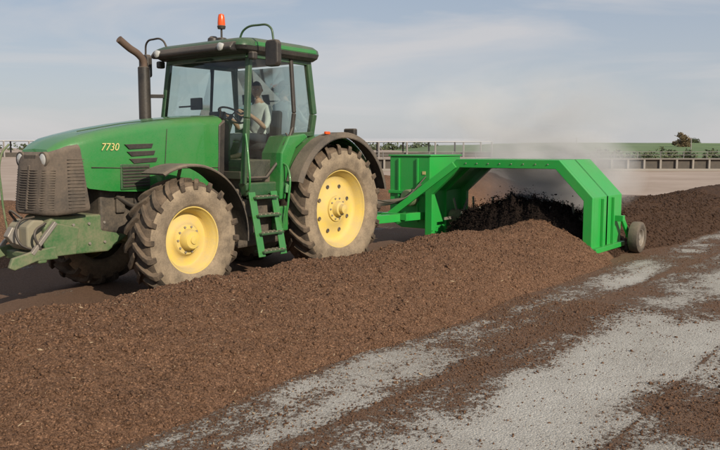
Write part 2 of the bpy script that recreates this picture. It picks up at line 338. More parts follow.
# ------------------------------------------------------------ wheels
def wheel(name,c,R,hw,rr,nl,sgn,parent,rear):
    w=root(name,c); w.parent=parent; w.matrix_parent_inverse=Matrix.Translation(-Vector(parent.location))
    Rc=R-.05
    prof=[(hw*.70,rr),(hw*.9,rr+.03),(hw*.96,rr+.05),(hw*.965,rr+.075),(hw*1.0,rr+.09),(hw*1.03,(rr+Rc)/2),(hw*1.0,Rc-.10),(hw*.93,Rc-.045),(hw*.8,Rc-.01),(hw*.4,Rc),(0,Rc+.002)]
    prof=prof+[(-a,r) for a,r in reversed(prof[:-1])]
    np_=len(prof)
    lathe('tyre',prof,c,'y',SIDE,w,96,mats=[SIDE,RUB],matfn=lambda i:1 if 7<=i<=np_-9 else 0,sharp=50)
    V=[];F=[]
    for s in (-1,1):
        for k in range(nl):
            a0=2*math.pi*(k+(0 if s>0 else .5))/nl
            th=.030/R
            path=[(.0,R,a0),(.35,R,a0-.10),(.7,R-.006,a0-.20),(.95,R-.022,a0-.26),(1.035,R-.055,a0-.275),(1.05,R-.13,a0-.28)]
            b=len(V)
            for t,rt,a in path:
                y=s*(t*hw+ .0); rb=Rc-.05 if t<.96 else rt-.05
                wd=th*(1.0 if t<.9 else 1.2)
                for da,rad in ((-wd*1.25,rb),(-wd,rt),(wd,rt),(wd*1.25,rb)):
                    V.append(Vector(c)+Vector((math.cos(a+da)*rad,y if rad==rt or t<.96 else y-s*.05,math.sin(a+da)*rad)))
            for j in range(len(path)-1):
                for q in range(4):
                    q2=(q+1)%4; F.append((b+j*4+q,b+j*4+q2,b+(j+1)*4+q2,b+(j+1)*4+q))
            F.append((b,b+1,b+2,b+3)); e=b+(len(path)-1)*4; F.append((e,e+1,e+2,e+3))
    mobj('tread_lugs',V,F,RUB,w,bevel=.006)
    s=sgn
    fl=hw*.72
    if rear:
        pr=[(s*fl,rr+.028),(s*(fl+.012),rr+.02),(s*(fl+.01),rr-.004),(s*(fl-.03),rr-.02),(s*(fl-.06),rr-.045),(s*.08,rr-.06),(s*.05,rr-.085),(s*.03,rr-.13),(s*.07,.25),(s*.10,.21),(s*.10,.19)]
        lathe('rim',pr,c,'y',YEL,w,72)
        lathe('hub',[(s*.10,.19),(s*.125,.185),(s*.13,.12),(s*.2,.10),(s*.21,.07),(s*.27,.065),(s*.28,0)],c,'y',YEL,w,40)
        nb,rb_,yb=10,.155,.13
        for k in range(8):
            a=2*math.pi*(k+.5)/8; r_=.345
            lathe('hole_shade_disc',[(0,0),(.004*s,.022),(.008*s,.026),(0,.032)],Vector(c)+Vector((math.cos(a)*r_,s*.058,math.sin(a)*r_)),'y',BLACKD,w,16)  # no opening cut: raised dark disc paints the shade of a rim hole
    else:
        pr=[(s*fl,rr+.025),(s*(fl+.010),rr+.018),(s*(fl+.008),rr-.004),(s*(fl-.03),rr-.018),(s*(fl-.05),rr-.04),(s*.03,rr-.05),(s*.0,rr-.07),(s*.0,.24),(s*.03,.2),(s*.05,.19)]
        lathe('rim',pr,c,'y',YEL,w,72)
        lathe('hub',[(s*.05,.19),(s*.07,.175),(s*.075,.13),(s*.14,.12),(s*.17,.10),(s*.175,.05),(s*.19,.045),(s*.195,0)],c,'y',YEL,w,40)
        nb,rb_,yb=10,.155,.075
    for k in range(nb):
        a=2*math.pi*k/nb
        cyl('wheel_nut',Vector(c)+Vector((math.cos(a)*rb_,s*yb,math.sin(a)*rb_)),.014,.03,'y',STEEL,w,6)
    return w

# ------------------------------------------------------------ tractor
T=root('tractor',(0,0,0))
RZ=.93; RW=(.03,.9,RZ); FW=(2.8,.92,.735)
wheel('rear_wheel_left',RW,.945,.265,.56,22,1,T,True)
wheel('rear_wheel_right',(.03,-.9,RZ),.945,.265,.56,22,-1,T,True)
wheel('front_wheel_left',FW,.735,.21,.39,20,1,T,False)
wheel('front_wheel_right',(2.8,-.92,.735),.735,.21,.39,20,-1,T,False)
cyl('rear_axle',(0.03,0,RZ),.15,1.4,'y',CASTG,T)
cyl('rear_hub_left',(0.03,.62,RZ),.22,.2,'y',CASTG,T)
prism('transmission',[(-.55,.55),(-.55,1.2),(.2,1.35),(1.3,1.2),(1.9,1.1),(1.9,.6),(1.2,.5),(-.2,.5)],'y',-.3,.3,CASTG,T,.03)
prism('engine_block',[(1.9,.7),(1.9,1.4),(3.5,1.42),(3.5,.85),(2.6,.65)],'y',-.28,.28,BLACKD,T,.03)
prism('front_frame',[(2.2,.72),(2.2,1.02),(4.1,1.06),(4.2,.95),(4.15,.62),(3.4,.6),(3.1,.78),(2.5,.78)],'y',-.27,.27,CASTG,T,.02)
for xx in (3.45,3.65,3.85,4.0):
    for zz in (.72,.95): cyl('frame_bolt',(xx,.275,zz),.018,.03,'y',STEEL,T,6)
cyl('front_axle',(2.8,0,.72),.10,1.5,'y',CASTG,T)
for s in (1,-1):
    prism('axle_arm',[(2.62,.6),(2.62,.86),(2.98,.86),(2.98,.6)],'y',s*.25,s*.62,CASTG,T,.03)
    cyl('planetary_hub',(2.8,s*.74,.735),.17,.2,'y',CASTG,T)
    tube('steering_cylinder',[(2.62,s*.2,.8),(2.58,s*.66,.8)],.03,STEEL,T)
tube('engine_hose',[(3.3,.30,1.25),(3.0,.36,1.1),(2.6,.34,1.2),(2.2,.33,1.05)],.03,BLACK,T,True)
for k in range(5): box('engine_rib',(2.2+.26*k,.29,1.15),(.12,.06,.2+.05*(k%2)),BLACKD,T,.01)
cyl('oil_filter',(2.35,.36,1.0),.05,.2,'z',BLACK,T)
# hood
def hsec(x,w,zb,zt,r,lean=0,crown=.02):
    P=[(w*.97,zb),(w,(zb+zt)*.5-.08),(w*.985,zt-r-.12)]
    for k in range(7):
        a=math.radians(k*15); P.append((w*.985-r*1.15*(1-math.cos(a)),zt-r+r*math.sin(a)))
    P.append((w*.28,zt+crown*.7)); P.append((0,zt+crown))
    P=P+[(-y,z) for y,z in reversed(P[:-1])]
    return [(x-lean*(z-zb),y,z) for y,z in P]
H=[hsec(1.72,.46,1.30,2.24,.12),hsec(2.1,.46,1.30,2.22,.12),hsec(2.6,.455,1.30,2.17,.12),hsec(3.1,.45,1.30,2.10,.12),
   hsec(3.45,.445,1.32,2.04,.12),hsec(3.72,.43,1.36,1.98,.12,.02),hsec(3.92,.40,1.5,1.93,.11,.05),hsec(4.05,.35,1.6,1.87,.09,.1),hsec(4.13,.28,1.68,1.80,.05,.1,.01)]
hood=loft('hood',H,GREEN,T,sharp=40)
def gsec(x,w,zb,zt,r=.06,lean=.12):
    pts=[]
    for (cx,cz,a0) in ((w-r,zt-r,0),(-(w-r),zt-r,90),(-(w-r),zb+r,180),(w-r,zb+r,270)):
        for k in range(5):
            a=math.radians(a0+k*22.5); pts.append((cx+r*math.cos(a),cz+r*math.sin(a)))
    return [(x-lean*max(0,z-1.2),y,z) for y,z in pts]
loft('grille_shell',[gsec(3.74,.452,1.10,1.86,lean=-.16),gsec(3.95,.435,1.08,1.84,lean=.0),gsec(4.10,.39,1.07,1.81),gsec(4.20,.31,1.08,1.77),gsec(4.24,.22,1.10,1.72)],GRILL,T,sharp=50)
for k in range(17):
    z=1.14+k*.027; xo=4.243-.12*max(0,z-1.2); q=.1*max(0,z-1.2)
    tube('grille_bar',[(4.13-q,.37,z),(xo-.02,.27,z),(xo,.12,z),(xo,-.12,z),(xo-.02,-.27,z),(4.13-q,-.37,z)],.0045,BLACKD,T,res=2)
for k in range(15):
    z=1.16+k*.038
    tube('side_screen_bar',[(3.80,.456,z),(3.99,.434,z)],.004,BLACKD,T,res=2)
box('grille_centre_post',(4.212,0,1.38),(.03,.04,.5),GRILL,T,.01,(0,-7,0))
for s in (1,-1):
    yy,rr_,xx=.235,.066,4.155
    lathe('headlight',[(-.05,rr_+.006),(.0,rr_+.008),(.012,rr_),(.02,rr_*.7),(.026,0)],(xx,s*yy,1.69),'x',LAMP,T,24)
    lathe('headlight_bezel',[(-.06,rr_+.022),(.010,rr_+.020),(.014,rr_+.004)],(xx,s*yy,1.69),'x',BLACKD,T,24)
box('headlight_surround',(4.15,0,1.70),(.06,.26,.10),BLACKD,T,.015)
def sidepoly(name,pts,y,mat,t=.012):
    return prism(name,pts,'y',y-.02,y+t,mat,T,.003)
for k in range(3):
    z=1.86-.085*k; o=.03*k
    sidepoly('hood_louvre',[(3.26-o,z),(3.20-o,z-.055),(2.88-o,z-.04),(2.86-o,z+.012)],.452,BLACK)
for k in range(7):
    sidepoly('side_vent',[(3.30,1.36+.036*k),(3.30,1.382+.036*k),(2.93,1.387+.036*k),(2.93,1.364+.036*k)],.456,BLACK)
box('side_vent_panel',(3.115,.440,1.48),(.42,.03,.30),DGREEN,T,.01)
tube('hood_seam',[(3.70,.446,1.60),(3.3,.452,1.585),(2.6,.458,1.57),(1.75,.463,1.56)],.005,BLACK,T,res=2)
tube('hood_crease',[(3.75,.26,2.005),(3.2,.30,2.105),(2.5,.32,2.185),(1.75,.33,2.245)],.006,DGREEN,T,res=2)
tube('panel_gap',[(2.72,.458,1.33),(2.68,.462,1.7),(2.64,.452,2.05)],.004,BLACK,T,res=2)
fc=bpy.data.curves.new('number_decal','FONT'); fc.body='7730'; fc.size=.12; fc.extrude=.0015; fc.materials.append(YELP); fc.shear=.25
fo=bpy.data.objects.new('number_decal',fc); fo.rotation_euler=(math.radians(90),0,math.radians(180)); fo.location=(3.58,.452,1.79); link(fo,T)
# front linkage
for s in (1,-1):
    prism('linkage_arm',[(4.1,.60),(4.12,.74),(4.35,.72),(4.62,.66),(4.66,.56),(4.6,.53),(4.35,.60)],'y',s*.34-.025,s*.34+.025,CASTG,T,.012)
    prism('linkage_plate',[(3.85,.62),(3.80,.92),(4.12,1.0),(4.26,.86),(4.2,.62)],'y',s*.30-.02,s*.30+.02,CASTG,T,.012)
    beam('linkage_ram',(4.1,s*.33,1.0),(4.4,s*.35,.68),.045,.045,STEEL,T)
box('linkage_crossbar',(4.28,0,.62),(.10,.72,.10),CASTG,T,.015)
prism('front_ballast',[(4.15,.70),(4.15,1.02),(4.28,1.03),(4.36,.96),(4.36,.74),(4.30,.69)],'y',-.2,.2,BEIGE,T,.02)
prism('tow_hook',[(4.36,.75),(4.44,.78),(4.50,.86),(4.44,.96),(4.36,.93)],'y',-.05,.05,STEEL,T,.01)
tube('front_guard_pipe',[(4.30,-.30,.8),(4.36,-.30,1.3),(4.34,-.30,1.75),(4.25,-.30,1.86)],.012,CASTG,T,True)
tube('front_guard_pipe',[(4.30,-.12,1.0),(4.38,-.10,1.12),(4.33,.05,1.05)],.014,BLACK,T,True)
tube('hydraulic_hose',[(4.2,.30,1.0),(4.35,.34,.9),(4.3,.36,.72)],.015,BLACK,T,True)
tube('hydraulic_hose',[(4.2,.10,1.06),(4.42,.14,1.0),(4.45,.2,.8),(4.3,.25,.7)],.013,BLACK,T,True)
# front fenders
for s in (1,-1):
    o=arcstrip('front_fender',(2.8,0,.735),.90,.018,62,186,s*.70,s*1.12,BLACKD,T)
    tube('fender_stay',[(2.75,s*.6,.95),(2.70,s*.66,1.3),(2.72,s*.8,1.62)],.022,CASTG,T,True)
    tube('fender_stay',[(2.4,s*.6,.95),(2.15,s*.68,1.1),(2.05,s*.8,1.2)],.02,CASTG,T,True)
# rear fenders
FC=(.04,0,.96)
for s in (1,-1):
    arcstrip('rear_fender',FC,1.06,.02,14,150,s*.52,s*.98,GREEN,T,lip=.01)
    arcstrip('rear_fender_flare',FC,1.085,.022,22,168,s*.955,s*1.20,BLACKD,T,lip=.05)
    pts=[(.04+math.cos(math.radians(a))*1.05,.96+math.sin(math.radians(a))*1.05) for a in range(14,152,6)]
    prism('fender_inner_wall',pts+[(-.5,1.1),(.6,1.0)],'y',s*.50,s*.525,DGREEN,T,.004)
    prism('fender_front_panel',[(1.02,1.12),(.98,1.5),(.80,1.82),(.55,1.97),(.62,2.02),(.95,1.98),(1.10,1.75),(1.14,1.12)],'y',s*.54,s*.93,GREEN,T,.02)
    box('rear_lamp_cluster',(-.30,s*1.02,2.05),(.09,.2,.11),BLACK,T,.02)
    box('rear_lamp_lens',(-.35,s*1.02,2.05),(.02,.16,.08),REDL,T,.006)
    box('marker_lamp',(.34,s*1.10,2.03),(.10,.04,.04),ORANGE,T,.01)
# cab ------------------------------------------------------
base=[(1.62,1.22),(1.66,1.62),(1.60,1.66),(.25,1.66),(.2,1.5),(.5,1.22)]
prism('cab_floor',base,'y',-.72,.72,BLACKD,T,.02)
prism('cab_sill',[(1.66,1.18),(1.70,1.36),(1.05,1.36),(1.05,1.18)],'y',.70,.84,DGREEN,T,.02)
for s in (1,-1):
    A=[(1.70,s*.80,1.34),(1.66,s*.845,2.2),(1.56,s*.80,3.06)]
    for i in range(2): beam('a_pillar',A[i],A[i+1],.075,.07,DGREEN,T,.015)
    Bp=[(.80,s*.83,1.95),(.77,s*.86,2.3),(.76,s*.80,3.06)]
    for i in range(2): beam('b_pillar',Bp[i],Bp[i+1],.045,.06,BLACK,T,.015)
    Cp=[(.30,s*.74,1.95),(.27,s*.78,2.3),(.36,s*.75,3.06)]
    for i in range(2): beam('c_pillar',Cp[i],Cp[i+1],.08,.09,DGREEN,T,.015)
    tube('door_frame_lower',[(1.66,s*.825,1.42),(1.30,s*.83,1.42),(1.08,s*.83,1.62),(.84,s*.84,1.98),(.79,s*.85,2.1)],.022,BLACK,T)
    beam('window_sill',(.80,s*.835,2.00),(.28,s*.77,2.02),.05,.06,DGREEN,T)
    beam('cab_top_rail',(1.58,s*.80,3.03),(.34,s*.75,3.03),.07,.08,DGREEN,T)
    g=[(1.62,s*.82,1.44),(1.30,s*.825,1.44),(1.09,s*.825,1.64),(.82,s*.835,2.05),(.80,s*.845,2.3),(.79,s*.80,3.0),(1.55,s*.80,3.0),(1.63,s*.842,2.2)]
    mobj('door_glass',g,[tuple(range(8))],GLASS,T)
    g=[(.74,s*.835,2.04),(.31,s*.775,2.05),(.29,s*.785,2.3),(.38,s*.755,3.0),(.74,s*.80,3.0),(.74,s*.85,2.3)]
    mobj('rear_side_glass',g,[tuple(range(6))],GLASS,T)
tube('door_handle',[(.93,.85,2.02),(.93,.89,1.98),(1.02,.89,1.86),(1.02,.85,1.84)],.012,BLACK,T)
mobj('windscreen',[(1.72,.78,1.5),(1.74,0,1.5),(1.72,-.78,1.5),(1.68,-.82,2.2),(1.59,-.78,3.02),(1.62,0,3.02),(1.59,.78,3.02),(1.68,.82,2.2),(1.72,0,2.2)],
     [(0,1,8,7),(1,2,3,8),(7,8,5,6),(8,3,4,5)],GLASS,T)
mobj('rear_window',[(.27,.73,2.0),(.27,-.73,2.0),(.36,-.73,3.0),(.36,.73,3.0)],[(0,1,2,3)],GLASS,T)
beam('rear_sill',(.28,.76,1.96),(.28,-.76,1.96),.08,.1,DGREEN,T)
beam('front_top_rail',(1.58,.80,3.03),(1.58,-.80,3.03),.07,.08,DGREEN,T)
beam('front_low_rail',(1.70,.78,1.46),(1.70,-.78,1.46),.07,.10,BLACK,T)
prism('cowl',[(1.60,1.3),(1.60,2.16),(1.68,2.20),(1.80,2.12),(1.84,1.3)],'y',-.47,.47,BLACK,T,.02)
prism('battery_box',[(1.62,.75),(1.62,1.28),(1.98,1.28),(2.0,.75)],'y',.38,.72,BLACKD,T,.03)
tube('wiper',[(1.76,.1,1.55),(1.74,.35,1.9),(1.72,.42,2.35)],.008,BLACK,T)
# roof
def rsec(z,x0,x1,w,r):
    pts=[]
    for (cx,cy,a0) in ((x1-r,w-r,0),(x0+r,w-r,90),(x0+r,-(w-r),180),(x1-r,-(w-r),270)):
        for k in range(6):
            a=math.radians(a0+k*18); pts.append((cx+r*math.cos(a),cy+r*math.sin(a),z))
    return pts
loft('roof_lower',[rsec(3.04,.28,1.72,.86,.12),rsec(3.08,.22,1.80,.90,.14),rsec(3.13,.2,1.82,.91,.14)],BLACK,T)
loft('roof_cap',[rsec(3.131,.2,1.80,.91,.14),rsec(3.19,.21,1.79,.90,.14),rsec(3.235,.25,1.70,.86,.16),rsec(3.262,.34,1.55,.76,.18),rsec(3.272,.5,1.3,.55,.18)],DGREEN,T,sharp=60)
prism('roof_visor',[(1.70,3.06),(1.70,3.19),(1.84,3.17),(1.90,3.10),(1.88,3.05)],'y',-.80,.80,BLACK,T,.02)
for yy in (.62,-.66):
    lathe('roof_work_lamp',[(-.04,.045),(.02,.052),(.03,.038),(.035,0)],(1.885,yy,3.11),'x',LAMP,T,20)
for s in (1,-1):
    box('side_work_lamp',(1.62,s*.93,3.0),(.10,.09,.10),BLACK,T,.02)
    box('rear_work_lamp',(.20,s*.6,3.14),(.08,.14,.09),BLACK,T,.02)
box('side_roof_stripe',(.95,.908,3.165),(1.2,.012,.05),GREEN,T,.004)
# beacon
cyl('beacon_bracket',(1.50,.22,3.26),.07,.07,'z',BLACK,T)
tube('beacon_pole',[(1.50,.22,3.24),(1.50,.22,3.44)],.014,BLACK,T)
lathe('beacon_base',[(-.025,0),(-.025,.05),(.01,.058),(.02,.05)],(1.50,.22,3.44),'z',BLACK,T)
lathe('beacon_lens',[(0,.05),(.03,.052),(.11,.046),(.15,.036),(.165,0)],(1.50,.22,3.455),'z',ORANGE,T)
lathe('aerial_dome',[(0,.08),(.04,.075),(.07,.04),(.075,0)],(1.45,.0,3.27),'z',BLACK,T)
# mirrors
for s in (1,-1):
    tube('mirror_arm',[(1.66,s*.72,3.20),(1.66,s*.82,3.33),(1.64,s*1.05,3.37),(1.62,s*1.24,3.33),(1.61,s*1.28,3.2),(1.61,s*1.28,2.9)],.014,DGREEN if s>0 else BLACK,T,True)
    prism('mirror',[(s*1.18,2.86),(s*1.18,3.13),(s*1.21,3.17),(s*1.36,3.17),(s*1.39,3.13),(s*1.39,2.88),(s*1.36,2.84),(s*1.21,2.84)],'x',1.57,1.66,BLACK,T,.02)
# exhaust on the right A post
cyl('exhaust_muffler',(1.86,-1.0,2.50),.085,.92,'z',BLACK,T,32)
tube('exhaust_pipe',[(1.86,-1.0,2.9),(1.86,-1.0,3.02),(1.93,-1.0,3.11),(2.10,-1.0,3.20),(2.26,-1.0,3.30)],.05,RUST,T,True)
beam('exhaust_bracket',(1.66,-.82,2.55),(1.82,-.98,2.55),.05,.05,BLACK,T)
tube('exhaust_feed',[(2.2,-.42,1.7),(1.95,-.7,1.8),(1.86,-1.0,2.0),(1.86,-1.0,2.1)],.05,RUST,T,True)
# steps and tank on the left
prism('fuel_tank',[(.98,.52),(1.0,1.14),(1.62,1.14),(1.90,1.0),(1.92,.58),(1.80,.50)],'y',.30,.80,BLACKD,T,.04)
prism('fuel_tank',[(.98,.52),(1.0,1.14),(1.62,1.14),(1.90,1.0),(1.92,.58),(1.80,.50)],'y',-.80,-.30,BLACKD,T,.04)
for k in range(4):
    z=.46+.235*k; y=1.03-.045*k
    box('step_tread',(1.44,y,z),(.42,.20,.03),DGREEN,T,.008)
    for q in range(5): box('step_grip',(1.28+.08*q,y+.02,z+.02),(.02,.14,.012),BEIGE,T,.002)
for xx in (1.24,1.65):
    beam('ladder_rail',(xx,1.08,.40),(xx,.90,1.24),.02,.12,GREEN,T)
tube('grab_rail',[(1.70,.86,1.25),(1.76,.97,1.3),(1.76,.96,1.7),(1.72,.88,2.0)],.014,GREEN,T,True)
tube('grab_rail',[(1.18,1.02,.75),(1.14,1.08,1.1),(1.08,1.02,1.55),(1.06,.9,1.62)],.015,GREEN,T,True)
box('toolbox',(1.10,.88,.86),(.18,.16,.34),GREEN,T,.02)
# rear linkage
for s in (1,-1):
    beam('lift_arm',(-.45,s*.35,.75),(-1.25,s*.42,.62),.06,.10,CASTG,T)
    beam('lift_rod',(-.75,s*.38,.7),(-.6,s*.34,1.35),.05,.05,CASTG,T)
    beam('rocker_arm',(-.3,s*.3,1.35),(-.68,s*.34,1.38),.07,.09,CASTG,T)
beam('top_link',(-.55,0,1.1),(-1.3,0,1.02),.06,.06,STEEL,T)
# interior
box('seat_base',(.56,0,1.72),(.36,.42,.16),BLACK,T,.03)
box('seat_cushion',(.58,0,1.84),(.46,.50,.10),SEAT,T,.04)
box('seat_back',(.37,0,2.12),(.09,.46,.50),SEAT,T,.04,(0,-5,0))
box('arm_console',(.78,-.36,1.98),(.50,.16,.10),BLACK,T,.03)
box('side_console',(.80,-.55,1.78),(.7,.2,.25),BLACK,T,.03)
prism('steering_column',[(1.50,1.62),(1.40,1.62),(1.18,2.18),(1.24,2.24),(1.54,2.1)],'y',-.09,.09,BLACK,T,.02)
SWC=Vector((1.13,0,2.28)); tilt=math.radians(32)
def swp(a,r=.2):
    u=Vector((math.cos(tilt),0,math.sin(tilt))); return SWC+Vector((0,1,0))*math.sin(a)*r+u*math.cos(a)*r
tube('steering_wheel_rim',[swp(2*math.pi*k/32) for k in range(33)],.014,BLACK,T)
for k in range(3): tube('steering_wheel_spoke',[SWC,swp(math.pi+2*math.pi*k/3)],.010,BLACK,T)
tube('steering_wheel_post',[SWC,(1.22,0,2.18)],.03,BLACK,T)
box('monitor',(1.30,-.55,2.45),(.05,.22,.17),BLACK,T,.01)
tube('monitor_stem',[(1.5,-.7,2.4),(1.30,-.55,2.42)],.012,BLACK,T)
box('dash_display',(1.40,0,2.26),(.1,.26,.12),BLACK,T,.02)

# ------------------------------------------------------------ driver
D=root('tractor_driver',(.5,0,1.9))
DX=.08
def simple(name,c,r=.7):
    m,nt,b=new_mat(name); b.inputs['Roughness'].default_value=r
    n=N(nt,'ShaderNodeTexNoise',i_Scale=30.0,i_Detail=4.0); rp=ramp(nt,.3,.7,(*[k*.85 for k in c],1),(*c,1)); nt.links.new(n.outputs['Fac'],rp.inputs[0]); nt.links.new(rp.outputs[0],b.inputs['Base Color']); return m
SKIN=simple('skin',(.42,.24,.16),.55); SHIRT=simple('pale_shirt',(.52,.52,.50),.9); TROU=simple('dark_trousers',(.03,.035,.05),.9); HAIR=simple('dark_hair',(.02,.015,.012),.8); SHOE=simple('boot_leather',(.04,.025,.015)); EYE=simple('eye_white',(.7,.7,.7),.3)
def skin_obj(name,J,E,rootv,sub=2):
    me=bpy.data.meshes.new(name+'_skel'); me.from_pydata([j[0] for j in J],E,[])
    o=bpy.data.objects.new(name+'_skel',me); S.collection.objects.link(o)
    o.modifiers.new('skin','SKIN'); sk=me.skin_vertices[0].data
    for i,j in enumerate(J):
        r=j[1]; sk[i].radius=(r,r) if not isinstance(r,tuple) else r
    sk[rootv].use_root=True
    ss=o.modifiers.new('sub','SUBSURF'); ss.levels=ss.render_levels=sub
    dg=bpy.context.evaluated_depsgraph_get(); me2=bpy.data.meshes.new_from_object(o.evaluated_get(dg)); bpy.data.objects.remove(o)
    for p in me2.polygons: p.use_smooth=True
    o2=bpy.data.objects.new(name,me2); return link(o2,D)
hl,hr=swp(math.radians(75)),swp(math.radians(-75))
J=[((.48+DX,0,1.95),.14),((.47+DX,0,2.10),.13),((.48+DX,0,2.27),.145),((.49+DX,0,2.40),.11),((.51+DX,0,2.49),.055),((.535+DX,0,2.56),.052)]
E=[(0,1),(1,2),(2,3),(3,4),(4,5)]
for s,hh in ((1,hl),(-1,hr)):
    b=len(J)
    w=hh+Vector((-.13,s*.03,.0)); 
    J+=[((.49+DX,s*.17,2.39),.068),((.58+DX,s*.25,2.20),.05),((.66+DX,s*.27,2.10),.043),((.84,s*.25,2.19),.036),(tuple(w),.026),(tuple(hh+Vector((-.06,s*.02,.012))),(.032,.022))]
    E+=[(3,b),(b,b+1),(b+1,b+2),(b+2,b+3),(b+3,b+4),(b+4,b+5)]
    b=len(J)
    J+=[((.55+DX,s*.10,1.94),.088),((.76+DX,s*.13,1.97),.075),((.94+DX,s*.15,1.98),.06),((1.06,s*.15,1.85),.05),((1.14,s*.15,1.72),.038),((1.20,s*.155,1.70),.04),((1.34,s*.16,1.69),.03)]
    E+=[(0,b)]+[(b+i,b+i+1) for i in range(6)]
body=skin_obj('body',J,E,0)
for m in (SHIRT,TROU,SKIN,SHOE): body.data.materials.append(m)
for p in body.data.polygons:
    c=p.center; 
    if c.z>2.475 and abs(c.y)<.1: p.material_index=2
    elif c.x>.76 and c.z>2.06: p.material_index=2
    elif c.z<1.75: p.material_index=3
    elif c.z<2.03 : p.material_index=1
    else: p.material_index=0
for s,hh,nm in ((1,hl,'left_hand_fingers'),(-1,hr,'right_hand_fingers')):
    tdir=(swp(math.radians(75*s)+.05)-swp(math.radians(75*s)-.05)).normalized()*s
    pb=hh+Vector((-.06,s*.02,.012))
    for k in range(4):
        off=tdir*(-.030+.020*k)*-1; ln=(.9,1.05,1.0,.8)[k]
        P=[pb+off*.7+Vector((.01,0,.012)),pb+off+Vector((.045*ln,-s*.005,.022)),hh+off+Vector((.018*ln,-s*.008,.014)),hh+off+Vector((.022,-s*.012,-.012)),hh+off+Vector((.002,-s*.012,-.024))]
        f=skin_obj(nm,[(tuple(q),.0095 if i<3 else .008) for i,q in enumerate(P)],[(i,i+1) for i in range(4)],0,1); f.data.materials.append(SKIN)
    P=[pb+tdir*.02,pb+tdir*.045+Vector((.02,0,-.01)),hh+tdir*.04+Vector((-.01,0,-.02)),hh+tdir*.03+Vector((.012,0,-.022))]
    f=skin_obj(nm.replace('fingers','thumb'),[(tuple(q),.011) for q in P],[(0,1),(1,2),(2,3)],0,1); f.data.materials.append(SKIN)
# head
bm=bmesh.new(); bmesh.ops.create_uvsphere(bm,u_segments=32,v_segments=24,radius=1)
for v in bm.verts:
    x,y,z=v.co
    w=1-.22*max(0,-z)**1.3; X_=x*.098*(1 if x<0 else .96); Y_=y*.076*w; Z_=z*.122
    if x>0:
        X_+=.022*math.exp(-(y/.16)**2-((z+.12)/.16)**2)*1.0
        X_+=.008*math.exp(-(y/.3)**2-((z+.5)/.10)**2)
        X_-=.008*(math.exp(-((abs(y)-.38)/.15)**2-((z-.06)/.12)**2))
        X_+=.010*math.exp(-(y/.3)**2-((z+.85)/.16)**2)
    v.co=(X_,Y_,Z_)
me=bpy.data.meshes.new('head'); bm.to_mesh(me); bm.free()
for p in me.polygons: p.use_smooth=True
yaw=Matrix.Rotation(math.radians(35),4,'Z'); HM=Matrix.Translation((.55+DX,0,2.66))@yaw
me.transform(HM); me.materials.append(SKIN); link(bpy.data.objects.new('head',me),D)
def hp(p): return HM@Vector(p)
for s in (1,-1):
    lathe('eye',[(-.009,0),(-.006,.007),(0,.0095),(.006,.007),(.009,0)],hp((.083,s*.029,.007)),'z',EYE,D,12)
    lathe('pupil',[(-.004,0),(0,.0045),(.004,0)],hp((.0915,s*.029,.007)),'z',HAIR,D,10)
    lathe('ear',[(-.02,0),(-.014,.013),(0,.018),(.02,.014),(.03,0)],hp((-.005,s*.078,-.005)),'z',SKIN,D,12)
tube('mouth',[hp((.098,.022,-.058)),hp((.104,0,-.06)),hp((.098,-.022,-.058))],.003,simple('lips',(.3,.1,.08)),D)
bm=bmesh.new(); bmesh.ops.create_uvsphere(bm,u_segments=28,v_segments=20,radius=1)
bmesh.ops.delete(bm,geom=[v for v in bm.verts if v.co.z<(.42 if v.co.x>.3 else .42-.9*(.3-v.co.x))],context='VERTS')
for v in bm.verts: v.co=(v.co.x*.107-.003,v.co.y*.084,v.co.z*.131)
me=bpy.data.meshes.new('hair'); bm.to_mesh(me); bm.free(); me.transform(HM); me.materials.append(HAIR)
for p in me.polygons: p.use_smooth=True
link(bpy.data.objects.new('hair',me),D)

# ------------------------------------------------------------ compost turner
U=root('compost_turner',(-3.8,2,0))
XF,XR=-3.2,-4.6
YN=3.66
outer=[(.50,.14),(.50,1.02),(1.16,1.62),(3.08,1.62),(YN,1.02),(YN,.12)]
def inset(t):
    return [(.50+t,.14),(.50+t,1.02-t*.35),(1.16+t*.40,1.62-t),(3.08-t*.40,1.62-t),(YN-t,1.02-t*.35),(YN-t,.12)]
def arch(name,t,x0,x1,mat,bev=.006):
    o=outer; i=inset(t); V=[];F=[]
    for x in (x0,x1):
        V+=[(x,y,z) for y,z in o]+[(x,y,z) for y,z in i]
    n=6
    for k in range(5):
        F+=[(k,k+1,n+k+1,n+k),(12+k,12+n+k,12+n+k+1,12+k+1),(k,12+k,12+k+1,k+1),(n+k,n+k+1,12+n+k+1,12+n+k)]
    F+=[(0,n,12+n,12),(5,17,23,11)]
    return mobj(name,V,F,mat,U,bevel=bev)
arch('front_arch_frame',.15,XF,XF-.10,TURN,.008)
arch('tunnel_skin',.02,XF-.10,XR+.10,TURN,.003)
arch('rear_arch_frame',.13,XR+.10,XR,TURN,.008)
arch('middle_rib',.07,-3.85,-3.92,TURN,.003)
box('side_stiffener',(-4.12,YN+.025,.58),(.05,.05,.82),TURN,U)
box('side_stiffener',(-3.62,YN+.025,.58),(.05,.05,.82),TURN,U)
beam('side_bottom_rail',(XF,YN+.04,.16),(XR,YN+.04,.16),.08,.08,TURN,U)
prism('side_skid',[(XF+.12,.16),(XF+.02,.03),(XR-.0,.03),(XR,.12),(XF+.12,.24)],'y',YN-.09,YN-.01,STEEL,U,.01)
for k in range(8):
    cyl('flange_bolt',(XF+.006,1.35+.22*k,1.545),.011,.016,'x',STEEL,U,6)
